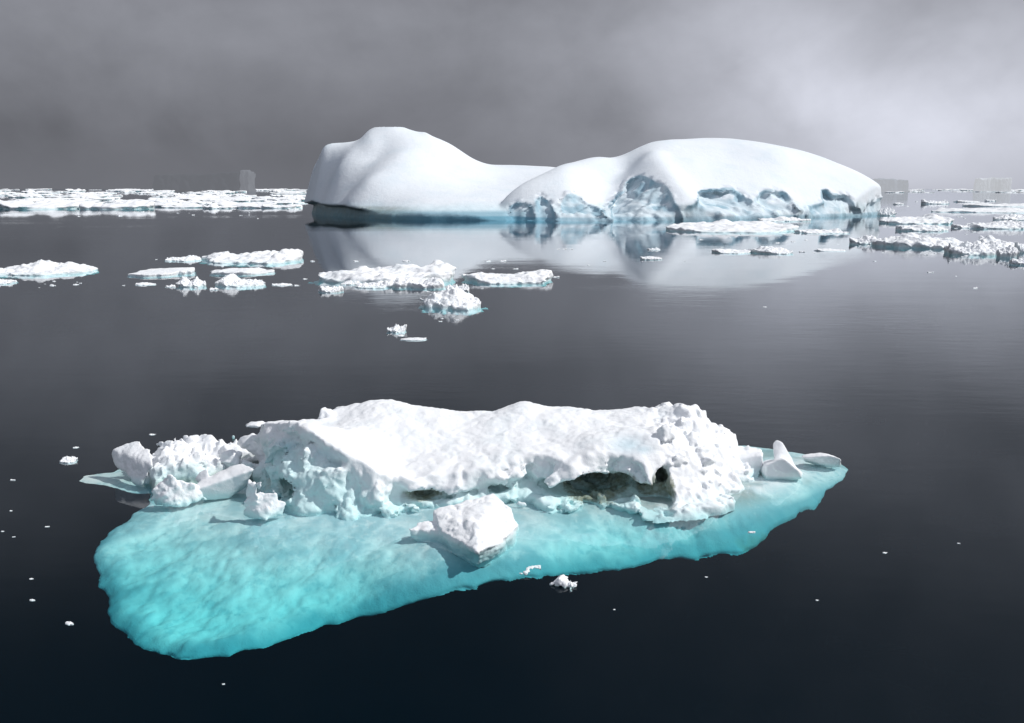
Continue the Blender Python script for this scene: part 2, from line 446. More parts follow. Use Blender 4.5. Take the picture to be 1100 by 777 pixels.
    # scooped hollows in the face
    def ell(px, py, yy, rx, ry, rz, rot=0):
        c = W(px, py, yy); dx = XX-c[0]; dy = YY-c[1]; dz = Z-c[2]
        cx, sx = math.cos(rot), math.sin(rot); dx, dz = cx*dx+sx*dz, -sx*dx+cx*dz
        return (np.sqrt((dx/rx)**2+(dy/ry)**2+(dz/rz)**2)-1)*min(rx, ry, rz)
    hol = [(284, 512, 31.9, .36, .8, .42, 0), (314, 520, 31.1, .50, .8, .32, .35), (300, 490, 31.5, .5, .28, .3, 0), (365, 520, 30.5, .35, .3, .18, .5), (330, 478, 31.2, .35, .25, .12, .3),
           (640, 521, 31.0, .98, 1.9, .46, 0), (665, 519, 30.9, .55, 1.5, .40, 0), (712, 522, 30.6, .34, 1.9, .52, .25), (700, 530, 30.5, .40, 1.6, .34, 0),
           (318, 552, 31.0, .22, .6, .3, 0), 
           (455, 530, 30.4, .5, .5, .16, 0)]
    hm = np.full(f.shape, 9, np.float32)
    for h_ in hol:
        g = ell(*h_)
        f = smax(f, -(g+.10*nl+.05*nf), .06)
        if h_[0] not in (356, 330): hm = np.minimum(hm, g)
    # rubble arm
    fa = smax(arm[..., None]+.1*Z+.10*nl, Z-Ha[..., None], .08)+.05*nf
    f = smin(f, fa, .06)
    # the block standing on the far corner and crest teeth
    for q in [((351, 446, 34.9), (.36, .35, .30), 3), ((722, 445, 34.5), (.3, .3, .2), 5), ((745, 448, 34.3), (.26, .3, .24), 6), ((752, 447, 34.0), (.16, .2, .3), 8), ((530, 447, 34.8), (.5, .3, .12), 9), ((272, 456, 33.6), (.4, .3, .12), 12)]:
        c = W(*q[0]); g = hull_sd(hull_planes(rock_pts(c, q[1], q[2])), XX, YY, Z, .04)
        f = smin(f, g-.03*nf, .05)
    rq = random.Random(4)
    rocks = []
    for _ in range(46):
        px = rq.uniform(712, 806); yy = rq.uniform(30.9, 35.2); x = px and W(px, 500, yy)[0]
        rocks.append((x, yy, None, rq.uniform(.16, .48)))
    for _ in range(26):
        x = rq.uniform(-12.3, -8.9); rocks.append((x, rq.uniform(33.2, 35.2), .15, rq.uniform(.16, .42)))
    for _ in range(16):
        x = rq.uniform(-8.5, -4.6); rocks.append((x, np.interp(x, [-8.5, -6.6, -4.6], [31.8, 30.5, 29.8])+rq.uniform(-.1, .3), .08, rq.uniform(.12, .34)))
    for _ in range(9):
        x = rq.uniform(-4.4, 4.5); rocks.append((x, rq.uniform(30.6, 31.3), .02, rq.uniform(.12, .28)))
    for i, (x, yy, z0, r_) in enumerate(rocks):
        ix = min(max(int((x-xs[0])/v), 0), len(xs)-1); iy = min(max(int((yy-ys[0])/v), 0), len(ys)-1)
        col_ = f[ix, iy]; inside_ = np.nonzero(col_ < 0)[0]
        if z0 is None:
            if not len(inside_): continue
            z0 = zs[inside_[-1]]-r_*.25
        elif len(inside_): z0 = max(z0, zs[inside_[-1]]-r_*.2) if z0 == .15 else z0
        m_ = int((r_*1.5+.1)/v); iz = int((z0-zs[0])/v)
        sl = (slice(max(ix-m_, 0), ix+m_), slice(max(iy-m_, 0), iy+m_), slice(max(iz-m_, 0), iz+m_))
        g = hull_sd(hull_planes(rock_pts((x, yy, z0), (r_, r_*rq.uniform(.7, 1.1), r_*rq.uniform(.6, 1.0)), 900+i, 9)), xs[sl[0]][:, None, None], ys[sl[1]][None, :, None], zs[sl[2]][None, None, :], .02)
        f[sl] = smin(f[sl], g+.035*nf[sl], .03)
    V, Q = biggest(*nets(f.astype(np.float32), xs, ys, zs))
    hmv = tri_sample(hm, xs, ys, zs, V)
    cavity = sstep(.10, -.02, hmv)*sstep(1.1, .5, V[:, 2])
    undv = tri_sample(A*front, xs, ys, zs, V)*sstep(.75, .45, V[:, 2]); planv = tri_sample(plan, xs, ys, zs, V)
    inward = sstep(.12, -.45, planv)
    Hv = tri_sample(H, xs, ys, zs, V)
    depth = Hv-V[:, 2]
    y_front = sstep(34.0, 32.5, V[:, 1])
    wet = .80*sstep(.2, 1.2, depth)*y_front*(1-tri_sample(jag, xs, ys, zs, V)*.75)+.35*sstep(.35, 0, V[:, 2])  # subsurface cyan of the shaded wall painted in, plus wet waterline
    x0 = P(330, 520)[0]
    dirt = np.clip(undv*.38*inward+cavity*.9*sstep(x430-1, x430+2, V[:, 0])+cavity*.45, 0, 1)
    armv = tri_sample(Ha, xs, ys, zs, V)
    dirt = np.clip(dirt+.55*sstep(.30, .10, V[:, 2])*sstep(-8.3, -9.3, V[:, 0]), 0, 1)
    n = len(V)
    # blue glow of clefts, painted as colour
    blue = np.zeros(n)
    for px, py, yy, r in [(360, 484, 30.9, .55), (310, 480, 31.5, .35), (675, 478, 31.2, .5), (690, 482, 31.2, .3)]:
        c = np.array(W(px, py, yy)); blue = np.maximum(blue, .38*np.exp(-(((V-c)*np.array((.9, .6, 2.4))/r)**2).sum(1)))
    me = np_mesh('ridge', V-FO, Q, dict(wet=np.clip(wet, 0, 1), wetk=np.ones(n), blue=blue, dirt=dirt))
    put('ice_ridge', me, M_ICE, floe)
build_ridge()

def build_shelf():
    rng = np.random.default_rng(5)
    v = .065
    xs = np.arange(-15.5, 13.2, v); ys = np.arange(20.5, 39, v)
    X, Y = np.meshgrid(xs, ys, indexing='ij')
    out = [(103, 592, .9), (106, 615, 1.3), (113, 640, 1.7), (120, 662, 1.9), (150, 680, 2.1), (195, 696, 2.2), (245, 694, 2.2), (300, 680, 2.1), (350, 662, 2.0), (430, 640, 1.5), (520, 622, 1.15),
           (600, 609, 1.5), (680, 600, 1.6), (745, 593, 1.7), (790, 584, 1.6), (822, 571, 1.4), (846, 553, 1.1), (874, 532, .8), (905, 513, .5), (907, 503, .4), (890, 493, .4), (800, 478, .4),
           (640, 466, .5), (400, 466, .5), (250, 478, .4), (160, 497, .3), (125, 506, .25), (90, 512, .12), (88, 517, .15), (120, 522, .3), (160, 530, .5), (163, 540, .5), (130, 560, .6), (112, 577, .8)]
    out = [(a, b, min(c, 2.0)*.6) for a, b, c in out]
    poly = [P(x, y, -z)[:2] for x, y, z in out]
    sd = poly_sd(X, Y, poly)+.10*fbm2(xs, ys, 1.3, 3, rng, .55)+.055*fbm2(xs, ys, .36, 2, rng, .6)
    C = [(*P(x, y, -z)[:2], -z) for x, y, z in out]
    for x, y, z in [(150, 600, 1.2), (170, 640, 1.7), (220, 670, 2.0), (300, 650, 1.7), (400, 625, 1.3), (500, 600, 1.15), (600, 590, 1.1), (680, 580, 1.2), (780, 572, 1.3), (740, 562, .8), (700, 560, .55),
                    (180, 560, .55), (240, 570, .55), (300, 570, .45), (400, 572, .42), (460, 552, .16), (520, 545, .12), (560, 545, .14), (600, 540, .10), (700, 546, .14), (760, 548, .22), (800, 535, .2), (850, 515, .16), (895, 503, .25),
                    (600, 565, .55), (450, 590, .45), (430, 600, .7), (400, 605, .9), (250, 610, 1.1), (350, 600, .85), (250, 500, .3), (200, 510, .14), (500, 500, .3), (700, 500, .3), (820, 500, .15), (820, 548, .7), (860, 528, .5), (640, 535, .08), (400, 555, .2), (540, 575, .3), (480, 585, .3), (515, 596, .9), (430, 618, 1.0), (480, 608, .75), (530, 600, .8)]:
        z = min(z, 2.0)*.6; C.append((*P(x, y, -z)[:2], -z))
    T = rbf2(C, X, Y, smooth=3e-4)
    T = np.minimum(T, -.05)
    am = np.clip(-T*.16, .015, .09)*(.35+.65*sstep(0, -.7, sd))
    st = fbm2(xs, ys, 1.7, 4, rng, .58)
    bl = fbm2(xs, ys, .75, 4, rng, .6, True)
    T = T+am*(.5*st-.42*bl-.1)
    T = np.minimum(T, -.03)
    s0 = sd+.0
    T = T-.22*sstep(-.6, .12, s0)**2*sstep(.1, .8, -T)
    keep = s0 < v*3
    Bt = T-np.clip(-s0*.28, 0.0, 1.2)-.004
    ni, nj = X.shape; I = np.arange(ni*nj).reshape(ni, nj)
    Q = np.stack([I[:-1, :-1], I[1:, :-1], I[1:, 1:], I[:-1, 1:]], -1)
    Q = Q[(keep[:-1, :-1] & keep[1:, 1:] & keep[1:, :-1] & keep[:-1, 1:])].reshape(-1, 4)
    gx_, gy_ = np.gradient(s0, v); g2 = gx_**2+gy_**2+1e-6; k_ = np.where(s0 > -v*.6, np.clip(s0, -v, v*1.5), 0)*0+np.clip(s0, 0, v*4)
    X = X-k_*gx_/g2; Y = Y-k_*gy_/g2
    V = np.concatenate([np.stack([X, Y, T], -1).reshape(-1, 3), np.stack([X, Y, Bt], -1).reshape(-1, 3)])
    Q = np.concatenate([Q, Q[:, ::-1]+ni*nj])
    ids, inv = np.unique(Q, return_inverse=True); V = V[ids]; Q = inv.reshape(Q.shape); ids = ids % (ni*nj)
    z = V[:, 2]; n = len(V)
    stv = st.ravel()[ids]; yv = V[:, 1]; xv = V[:, 0]
    dirt = (.20+.35*sstep(3, 6, xv))*sstep(-.45, -.05, z)*sstep(.0, .5, stv+.35)*sstep(-2.5, -1, xv)+.30*sstep(.1, 1.0, stv+.2*bl.ravel()[ids])*sstep(-8, -10.5, xv)*sstep(-1.3, -.5, z)
    dirt = dirt+.2*sstep(-.4, -.1, z)*sstep(-8, -9, xv)+.5*sstep(6.2, 7.5, xv)*sstep(-.8, -1.1, z)*sstep(-.2, .6, bl.ravel()[ids])  # last term paints light lost with depth at the +x end
    me = np_mesh('shelf', V-FO, Q, dict(wet=.1+.9*sstep(-.6, .9, stv-.35*bl.ravel()[ids]), wetk=np.ones(n), blue=np.clip(.8*sstep(-.95, .02, s0.ravel()[ids]+.25*stv)*sstep(.15, .6, -z)+.16*sstep(.1, 1.1, bl.ravel()[ids]-stv*.3)+.55*sstep(3.5, 6.5, xv)*sstep(-.45, -.8, z+.15*stv), 0, .8), dirt=np.clip(dirt, 0, .85)))  # blue rim and deep end: fade into dark water painted in
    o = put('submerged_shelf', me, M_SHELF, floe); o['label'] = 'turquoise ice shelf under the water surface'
build_shelf()

# ---- loose blocks around the floe
def PP(*a): return [P(*q) for q in a]
chunk('ice_block', 'smooth faceted white ice block awash over the turquoise shelf, sloping snowy top', 'ice block',
      [PP((470, 582, -.25), (515, 596, -.2), (552, 578, -.2), (554, 562, 0), (540, 548, 0), (480, 552, 0), (466, 549, .50), (500, 542, .60), (528, 532, .74), (545, 546, .55), (556, 565, .25), (510, 567, .52), (514, 592, .16), (535, 585, .18), (474, 571, .26)),
       PP((444, 570, .1), (452, 577, -.1), (484, 582, -.1), (480, 570, .25), (450, 562, .22), (475, 562, .2))], 21, vox=.032, amp=.075, sc_=.62, k=.022, fine=.7, wetz=.18, foot=True)
chunk('ice_block', 'pair of snowy humps lying under the dark undercut of the ice ridge', 'ice block',
      [PP((556, 538, -.1), (585, 541, -.1), (600, 533, -.1), (604, 526, .1), (590, 515, .35), (576, 514, .45), (560, 520, .35), (550, 528, .2)),
       PP((525, 530, 0), (520, 520, .25), (545, 516, .42), (560, 518, .38), (572, 530, .1), (540, 536, 0))], 22, vox=.03, amp=.07, sc_=.5, wetz=.3)
chunk('ice_block', 'small rounded white nub of ice beside the two snowy humps', 'ice block',
      [PP((546, 545, -.1), (562, 547, -.1), (568, 540, .1), (556, 536, .22), (547, 539, .15))], 23, vox=.025, amp=.04, sc_=.3, wetz=.15)
chunk('ice_pinnacle', 'pointed leaning white ice block with a wide base, standing on the shelf end', 'ice block',
      [PP((816, 508, -.05), (824, 517, -.1), (862, 516, -.1), (864, 508, 0), (850, 498, .1), (822, 500, .5), (842, 492, .8), (858, 505, .4), (820, 495, .35)),
       PP((834, 497, .5), (829, 474, 1.15), (833, 470, 1.28), (842, 476, 1.15), (848, 490, .75), (858, 505, .3), (832, 506, .35))], 24, vox=.028, amp=.035, sc_=.7, k=.07, fine=.3, wetz=.15)
chunk('ice_block', 'flat topped angular ice slab between the jagged ridge end and the pointed block', 'ice block',
      [PP((772, 505, .0), (800, 512, -.1), (818, 508, 0), (818, 490, .7), (819, 481, .75), (795, 478, .8), (782, 488, .6), (776, 497, .35)),
       PP((775, 512, 0), (800, 518, -.1), (815, 514, -.1), (810, 500, .3), (785, 500, .35))], 25, vox=.03, amp=.06, sc_=.5, k=.04, wetz=.35)
chunk('ice_block', 'low oblong ice block lying alone at the far tip of the shelf', 'ice block',
      [PP((862, 497, -.1), (900, 504, -.1), (906, 500, 0), (904, 493, .35), (880, 485, .5), (860, 487, .4), (859, 492, .3), (892, 490, .45))], 26, vox=.028, amp=.05, sc_=.4, wetz=.2)
chunk('ice_boulder', 'big rounded white boulder of ice at the outer end of the rubble arm', 'ice boulder',
      [PP((150, 523, -.1), (134, 507, .1), (119, 494, .55), (121, 483, .95), (150, 470, 1.35), (165, 480, 1.15), (168, 500, .7), (160, 518, .1), (126, 500, .4)),
       PP((135, 506, .2), (150, 523, -.1), (163, 521, -.1), (166, 503, .5), (140, 500, .5))], 27, vox=.034, amp=.07, sc_=.7, fine=.45)
for i, (lab, pts, sd_) in enumerate([
    ('knobbly white ice lump next to the big rounded boulder', rock_pts(P(185, 503, .38), (.72, .6, .62), 31, 10), 31),
    ('steep peaked ice lump in the middle of the rubble arm', rock_pts(P(209, 498, .45), (.55, .5, .62), 33, 10), 32),
    ('broad crumbly ice lump with an olive stain in the rubble arm', rock_pts(P(226, 499, .32), (.75, .6, .45), 35, 10), 33),
    ('small bumpy ice lump tucked against the ridge wall corner', rock_pts(P(248, 495, .48), (.55, .5, .45), 37, 10), 34)]):
    chunk('ice_boulder', lab, 'ice boulder', [pts], sd_, vox=.034, amp=.075, sc_=.5, k=.03, fine=.7, wetz=.2, dirt=.5)
chunk('ice_boulder', 'rounded sugary boulder at the waterline in front of the rubble arm', 'ice boulder',
      [PP((165, 540, -.1), (185, 546, -.1), (214, 541, -.1), (225, 530, .1), (205, 520, .6), (188, 512, .85), (170, 517, .6), (163, 528, .35))], 36, vox=.034, amp=.11, sc_=.45, fine=.5, wetz=.2)
chunk('ice_slab', 'tilted smooth ice slab leaning from the sugary boulder up to the ridge wall', 'ice slab',
      [PP((212, 538, -.1), (245, 536, -.1), (264, 524, .1), (272, 505, .9), (262, 497, 1.0), (240, 505, .65), (213, 518, .45), (205, 528, .3)),
       PP((208, 514, .5), (219, 506, .75), (226, 520, .4), (212, 520, .3))], 37, vox=.034, amp=.05, sc_=.7, fine=.35, wetz=.35)
chunk('ice_block', 'squat ribbed ice block with a small square knob, below the ridge hollow', 'ice block',
      [PP((259, 554, -.1), (285, 562, -.1), (306, 554, -.1), (310, 540, .35), (296, 528, .75), (272, 530, .7), (262, 540, .4)),
       PP((264, 540, .4), (276, 542, .4), (277, 519, 1.05), (265, 518, 1.05), (268, 516, 1.0)),
       PP((247, 544, 0), (258, 545, -.05), (262, 528, .5), (252, 525, .55), (247, 534, .3))], 38, vox=.03, amp=.06, sc_=.4, k=.035, fine=.6, wetz=.3)
chunk('ice_lump', 'tiny white ice lump afloat behind the ridge wall corner', 'ice lump',
      [PP((244, 471, 0), (252, 471, 0), (250, 466, .2), (245, 467, .15))], 39, vox=.03, amp=.03, sc_=.3)
chunk('brash_ice', 'knobbly white brash lump floating at the edge of the turquoise shelf', 'brash ice',
      [PP((590, 628, 0), (605, 633, -.03), (618, 632, 0), (616, 620, .15), (606, 614, .25), (600, 622, .2)), PP((600, 620, .1), (604, 612, .3), (610, 618, .25), (607, 624, .1)), PP((612, 630, 0), (620, 632, .02), (619, 622, .12), (613, 620, .15))],
      40, vox=.016, amp=.035, sc_=.16, sm=.02, fine=.6, wetz=.05, low=-.12)
chunk('brash_ice', 'half sunk glassy brash lump next to the knobbly one', 'brash ice',
      [PP((556, 621, 0), (573, 621, 0), (571, 614, .08), (560, 615, .08)), PP((554, 632, -.03), (562, 630, 0), (566, 622, .05), (556, 620, .05))], 41, vox=.016, amp=.03, sc_=.14, low=-.12, wetz=.12, wet0=.3)

# ================================================================== THE BIG ICEBERG
berg = empty('iceberg', (20, 360, 0)); BO = np.array((20., 360., 0.))
tag(berg, 'huge smooth white iceberg with two humps and blue scalloped waterline cliffs', 'iceberg')
def build_berg():
    rng = np.random.default_rng(3)
    v = .66
    xs = np.arange(-100, 156, v); ys = np.arange(300, 452, v); zs = np.arange(-2.0, 34, v*.8)
    X, Y = np.meshgrid(xs, ys, indexing='ij')
    fr_ = [(328, 230), (342, 232), (370, 234), (410, 236.3), (450, 237), (500, 237), (545, 237.5), (600, 238), (660, 238), (700, 237.8), (735, 237), (780, 236.5), (830, 235.5), (880, 234), (920, 232.5), (948, 231)]
    poly = [P(x, y)[:2] for x, y in fr_]+[(141, 392), (124, 430), (60, 440), (0, 440), (-50, 440), (-78, 430), (-86.5, 408)]
    plan = poly_sd(X, Y, poly)
    plan = plan+1.0*fbm2(xs, ys, 16, 3, rng, .5)*sstep(120, 90, X)*.8
    C = []
    def add(L):
        back = L[0][0] == 336
        for q in L:
            w_ = W(*q); C.append(w_)
            if back and q[0] < 520: C.append((w_[0]*1.04, w_[1]+14, w_[2]-3.5))
    # crest silhouettes
    add([(336, 180, 400), (341, 167, 398), (350, 159, 398), (362, 156, 398), (376, 153, 398), (388, 150, 398), (396, 142, 398), (408, 135, 398), (424, 134, 398), (440, 139, 398), (455, 143, 398), (470, 148, 398), (485, 155, 399), (500, 165, 400), (515, 174, 402), (540, 177, 406), (565, 178.5, 410), (592, 180, 412)])
    # left hump front slopes
    add([(338, 198, 394), (362, 182, 381), (374, 208, 361), (404, 168, 380), (430, 165, 372), (460, 175, 370), (500, 188, 372), (540, 192, 376), (395, 195, 352), (430, 198, 350), (470, 203, 348), (510, 206, 350),
         (346, 217, 380), (400, 224, 340), (430, 226.5, 328), (470, 227, 322), (510, 227, 322), (532, 226, 324), (600, 205, 352), (620, 182, 400), (640, 195, 370), (640, 225, 335)])
    C1 = C; C = []
    # right dome crest
    add([(538, 219, 331), (543, 212, 335), (556, 202, 343), (575, 192, 352), (600, 180.5, 360), (625, 171, 364), (650, 164.5, 366), (668, 161.5, 368), (682, 157.5, 372), (700, 152, 376), (722, 149, 380), (750, 148.5, 384), (790, 150.5, 386), (830, 156, 386), (865, 164, 386), (895, 174.5, 386), (918, 184.5, 384), (936, 197, 380), (946, 209, 376)])
    # right dome front
    add([(545, 222, 326), (570, 212, 326), (600, 200, 332), (625, 190, 342), (600, 219, 320), (640, 200, 340), (650, 215, 326), (660, 190, 350), (672, 175, 361), (690, 192, 341), (690, 173, 354), (712, 176, 352), (722, 195, 336), (732, 214, 322), (745, 180, 352), (760, 207, 338), (800, 207, 343), (800, 180, 360), (850, 211, 348), (850, 185, 364), (900, 211, 364), (895, 190, 374), (925, 214, 367), (936, 210, 372), (880, 226, 352), (735, 160, 368), (780, 165, 370), (840, 168, 372), (670, 218, 322), (710, 218, 320)])
    for q, dx, dy, dz in [((538, 219, 331), -3, 5, 5), ((543, 212, 335), -4, 7, 7), ((556, 202, 343), -5, 9, 8), ((575, 192, 352), -6, 11, 9), ((600, 180.5, 360), -8, 13, 9), ((543, 212, 335), -12, 14, 18), ((575, 192, 352), -15, 20, 22), ((600, 180.5, 360), -18, 24, 20)]:
        c_ = W(*q); C.append((c_[0]+dx, c_[1]+dy, c_[2]-dz))
    # behind the crests
    for x, z in [(40, 8), (60, 20), (100, 16), (135, 5)]: C.append((x, 436, z))
    for q in [(625, 171, 364), (650, 164.5, 366), (668, 161.5, 368), (682, 157.5, 372), (700, 152, 376)]:
        w_ = W(*q); C.append((w_[0]*1.03+1, w_[1]+12, w_[2]-1.8))
    for x, z in [(-85, 14), (-60, 20), (-20, 16), (20, 12), (60, 8)]: C1.append((x, 436, z))
    H1 = rbf2(C1, X, Y, smooth=1e-5); H2 = rbf2(C, X, Y, smooth=1e-5)
    H2 = np.where(X < P(520, 237)[0]-.1*(Y-320), -5, H2)
    def band(a, b, wd):
        ax, ay = a[0], a[1]; bx, by = b[0]-ax, b[1]-ay; L2 = bx*bx+by*by
        tt = np.clip(((X-ax)*bx+(Y-ay)*by)/L2, 0, 1); dd = (X-ax-bx*tt)**2+(Y-ay-by*tt)**2
        return np.exp(-dd/wd**2)
    H2 = H2-2.6*band(W(666, 163, 368), W(648, 216, 328), 7.5)+1.8*band(W(702, 172, 358), W(735, 214, 323), 5.5)+.9*band(W(600, 184, 360), W(612, 212, 326), 6)
    H1 = H1+.8*band(W(392, 142, 398), W(400, 160, 385), 3.5)+.6*band(W(457, 144, 398), W(459, 147, 394), 2.0)
    H1 = np.where(X > 75, -5, H1)
    H1 = H1-.25*np.clip(X-34, 0, None)
    H = smax(H1, H2, .9)
    H = H+.35*fbm2(xs, ys, 24, 3, rng, .5)+.05*fbm2(xs, ys, 5, 3, rng, .5)
    Z = zs[None, None, :].astype(np.float32); XX = X[..., None]; YY = Y[..., None]
    # waterline notch on the -x side
    xn = P(545, 237)[0]
    A = (3.4*(1-sstep(xn-30, xn-2, X))+.5)*(1-sstep(xn+2, xn+30, X))
    nz_ = 2.9+.5*noise2(xs, ys, 9, rng)+1.3*sstep(-40, -75, X)
    und = A[..., None]*(1-sstep(-.6, .5, Z-nz_[..., None]))
    slope = .20*Z*sstep(-40, -70, X)[..., None]+.08*Z
    d1 = plan[..., None]+und+slope
    f = smax(d1, (Z-H[..., None])*.85, 1.1)
    # scalloped cliffs: cuts seen from the front, laid out on the berg's own width and height
    def xz(px, py, yy): w = W(px, py, yy); return (w[0], w[2])
    cuts = [
      ([(543, 243), (548, 223), (556, 216), (566, 214), (574, 219), (579, 243)], 2.6),
      ([(577, 243), (578, 216), (582, 212), (590, 219), (597, 228), (600, 243)], 3.6),
      ([(602, 243), (604, 221), (611, 212), (620, 209), (628, 213), (632, 221), (652, 224), (660, 243)], 1.8),
      ([(654, 243), (660, 224), (670, 215), (678, 205), (684, 195), (694, 187), (707, 197), (715, 203), (722, 217), (731, 232), (734, 243)], 4.6),
      ([(730, 243), (738, 222), (752, 211), (766, 203), (776, 205), (786, 204), (797, 206), (810, 214), (822, 207), (832, 204), (843, 210), (853, 220), (862, 229), (866, 243)], 4.2),
      ([(862, 243), (866, 219), (873, 221), (883, 217), (883, 204), (888, 203), (893, 208), (900, 213), (906, 211), (915, 220), (922, 225), (926, 243)], 3.4),
      ([(922, 243), (926, 220), (936, 214), (945, 213), (956, 210), (958, 243)], 2.2)]
    Xz, Zz = np.meshgrid(xs, zs, indexing='ij')
    cm = np.full(f.shape, 9, np.float32)
    fpx = [a_[0] for a_ in fr_]; fY = [P(*a_)[1] for a_ in fr_]
    streak = noise3(xs, ys, zs, 3.0, rng, 5.0); rough = fbm3(xs, ys, zs, 7, 3, rng, .5, True)
    f0 = f
    for pts, dep in cuts:
        pl = [W(a, b, float(np.interp(a, fpx, fY))+max(0, (236-b))*.31*1.3) for a, b in pts]
        pl = [(a, -4 if c < .6 else c) for a, b, c in pl]
        s = poly_sd(Xz, Zz, pl)+.75*noise2(xs, zs, 4.2, rng)+.5*noise2(xs, zs, 1.9, rng)+.3*np.abs(noise2(xs, zs, 1.2, rng))
        t_ = .62*dep*(.95+.42*streak-.20*rough)*(.75+.55*noise2(xs, zs, 11, rng))[:, None, :]*sstep(.3, -1.6, s)[:, None, :]*(.45+.55*sstep(0, 9, Z))+.35
        g = np.maximum(s[:, None, :]*1.0, -(f0+np.clip(t_, .3, 9)))
        g = np.where(YY > 392, 9, g)
        f = smax(f, -g, .3); cm = np.minimum(cm, g)
    f = f+np.where(np.abs(cm) < 1.2, .34, 0)*fbm3(xs, ys, zs, 3.1, 3, rng, .6, True, 1.6)
    f = f+.07*rough*sstep(9, 2, Z)+.05*fbm3(xs, ys, zs, 2.4, 2, rng, .5, True)*sstep(8, 2, Z)
    V, Q = nets(f.astype(np.float32), xs, ys, zs)
    cv = tri_lin(cm, xs, ys, zs, V); z = V[:, 2]; x = V[:, 0]
    n = len(V)
    cliff = (np.abs(cv) < .8) & (V[:, 1] < 385) & (z < 16)
    notch = tri_sample(plan, xs, ys, zs, V) < -1.2
    xnn = P(440, 237)[0]
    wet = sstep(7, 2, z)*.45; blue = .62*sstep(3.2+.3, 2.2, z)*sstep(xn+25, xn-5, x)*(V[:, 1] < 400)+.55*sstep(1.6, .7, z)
    dark = sstep(xnn+8, xnn-14, x)*sstep(4.6, 3.4, z)
    dirt = dark*.55  # dark worn ice and undercut shade, both put into the colour
    cf = cliff[Q].all(1)
    halves = split_mesh(V, Q, cf)
    # humps of snow: split where the lobes meet
    bare = sstep(.75, .25, np.abs(cv))*(V[:, 1] < 385)*(z < 17)
    hr = tri_lin(H[..., None].repeat(2, 2), xs, ys, np.array([0., 1.]), np.c_[V[:, :2], np.zeros(n)])-z
    stk = tri_lin(streak, xs, ys, zs, V); rgh = tri_lin(rough, xs, ys, zs, V)
    vein_shade = np.clip(.34*sstep(-.2, 1.2, stk)+.40*sstep(3.2, .6, hr)*sstep(-1, .5, stk)+.25*sstep(.3, .9, rgh), 0, .6)  # streak veins plus shade under the upper rim, painted blue
    A0 = dict(wet=wet*(1-bare), blue=np.clip(np.maximum(blue, bare*vein_shade*sstep(-5, 5, z+4)), 0, .9), dirt=dirt, wetk=np.ones(n), bare=bare)
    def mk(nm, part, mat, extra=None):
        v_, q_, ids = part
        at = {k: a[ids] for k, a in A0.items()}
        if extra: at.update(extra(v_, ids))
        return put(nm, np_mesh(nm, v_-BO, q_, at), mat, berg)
    (cvv, cq, cids), (sv, sq, sids) = halves
    cx = cvv[cq].mean(1)
    edges = [P(602, 238)[0], P(654, 238)[0], P(731, 237)[0], P(862, 235)[0], 999]
    prev = -999
    for e in edges:
        m = (cx[:, 0] > prev) & (cx[:, 0] <= e); prev = e
        if m.sum() < 5: continue
        q_ = cq[m]; ids, inv = np.unique(q_, return_inverse=True)
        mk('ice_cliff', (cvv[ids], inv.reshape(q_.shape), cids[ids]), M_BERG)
    fx = sv[sq].mean(1)
    # seam between hump and dome follows the valley
    seam = np.interp(fx[:, 1], [300, 326, 345, 360, 410, 450], [P(543, 237)[0], P(543, 237)[0], -2.5+2, 14, 30, 36])
    lm = fx[:, 0] < seam
    for nm, m in (('snow_hump', lm), ('snow_dome', ~lm)):
        q_ = sq[m]; ids, inv = np.unique(q_, return_inverse=True)
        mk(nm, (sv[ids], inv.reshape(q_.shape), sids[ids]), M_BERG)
build_berg()

# ================================================================== MIDDLE-DISTANCE FLOES
def floe_at(name, label, x0, x1, yb, yt, seed, dpx=None, prof=None, group=None, cat='ice floe', mat=None, rz=0, hk=.92, **kw):
    """x0..x1 its width, yb its near waterline and yt its skyline, all as seen in the photo"""
    xa, ya, _ = P(x0, yb); xb, yb_, _ = P(x1, yb)
    w = (xb-xa)*1.14
    dpx = dpx if dpx is not None else max(2.0, (yb-yt)*.62)
    yfar = P(550, yb-dpx)[1]; d = max(yfar-ya, w*.12)
    if d > w*1.1: d = w*1.1
    cy_ = ya+d*.5
    zt = W((x0+x1)/2, yt, cy_+d*.1)[2]
    h = max(zt*hk, .012*w)
    me = floe_mesh(w, d, h, seed, prof=prof, **kw)
    k = cy_/ya
    o = put(name, me, mat or M_FLOE, loc=((xa+xb)/2*k, cy_, 0), rz=rz)
    tag(o, label, cat, group); return o
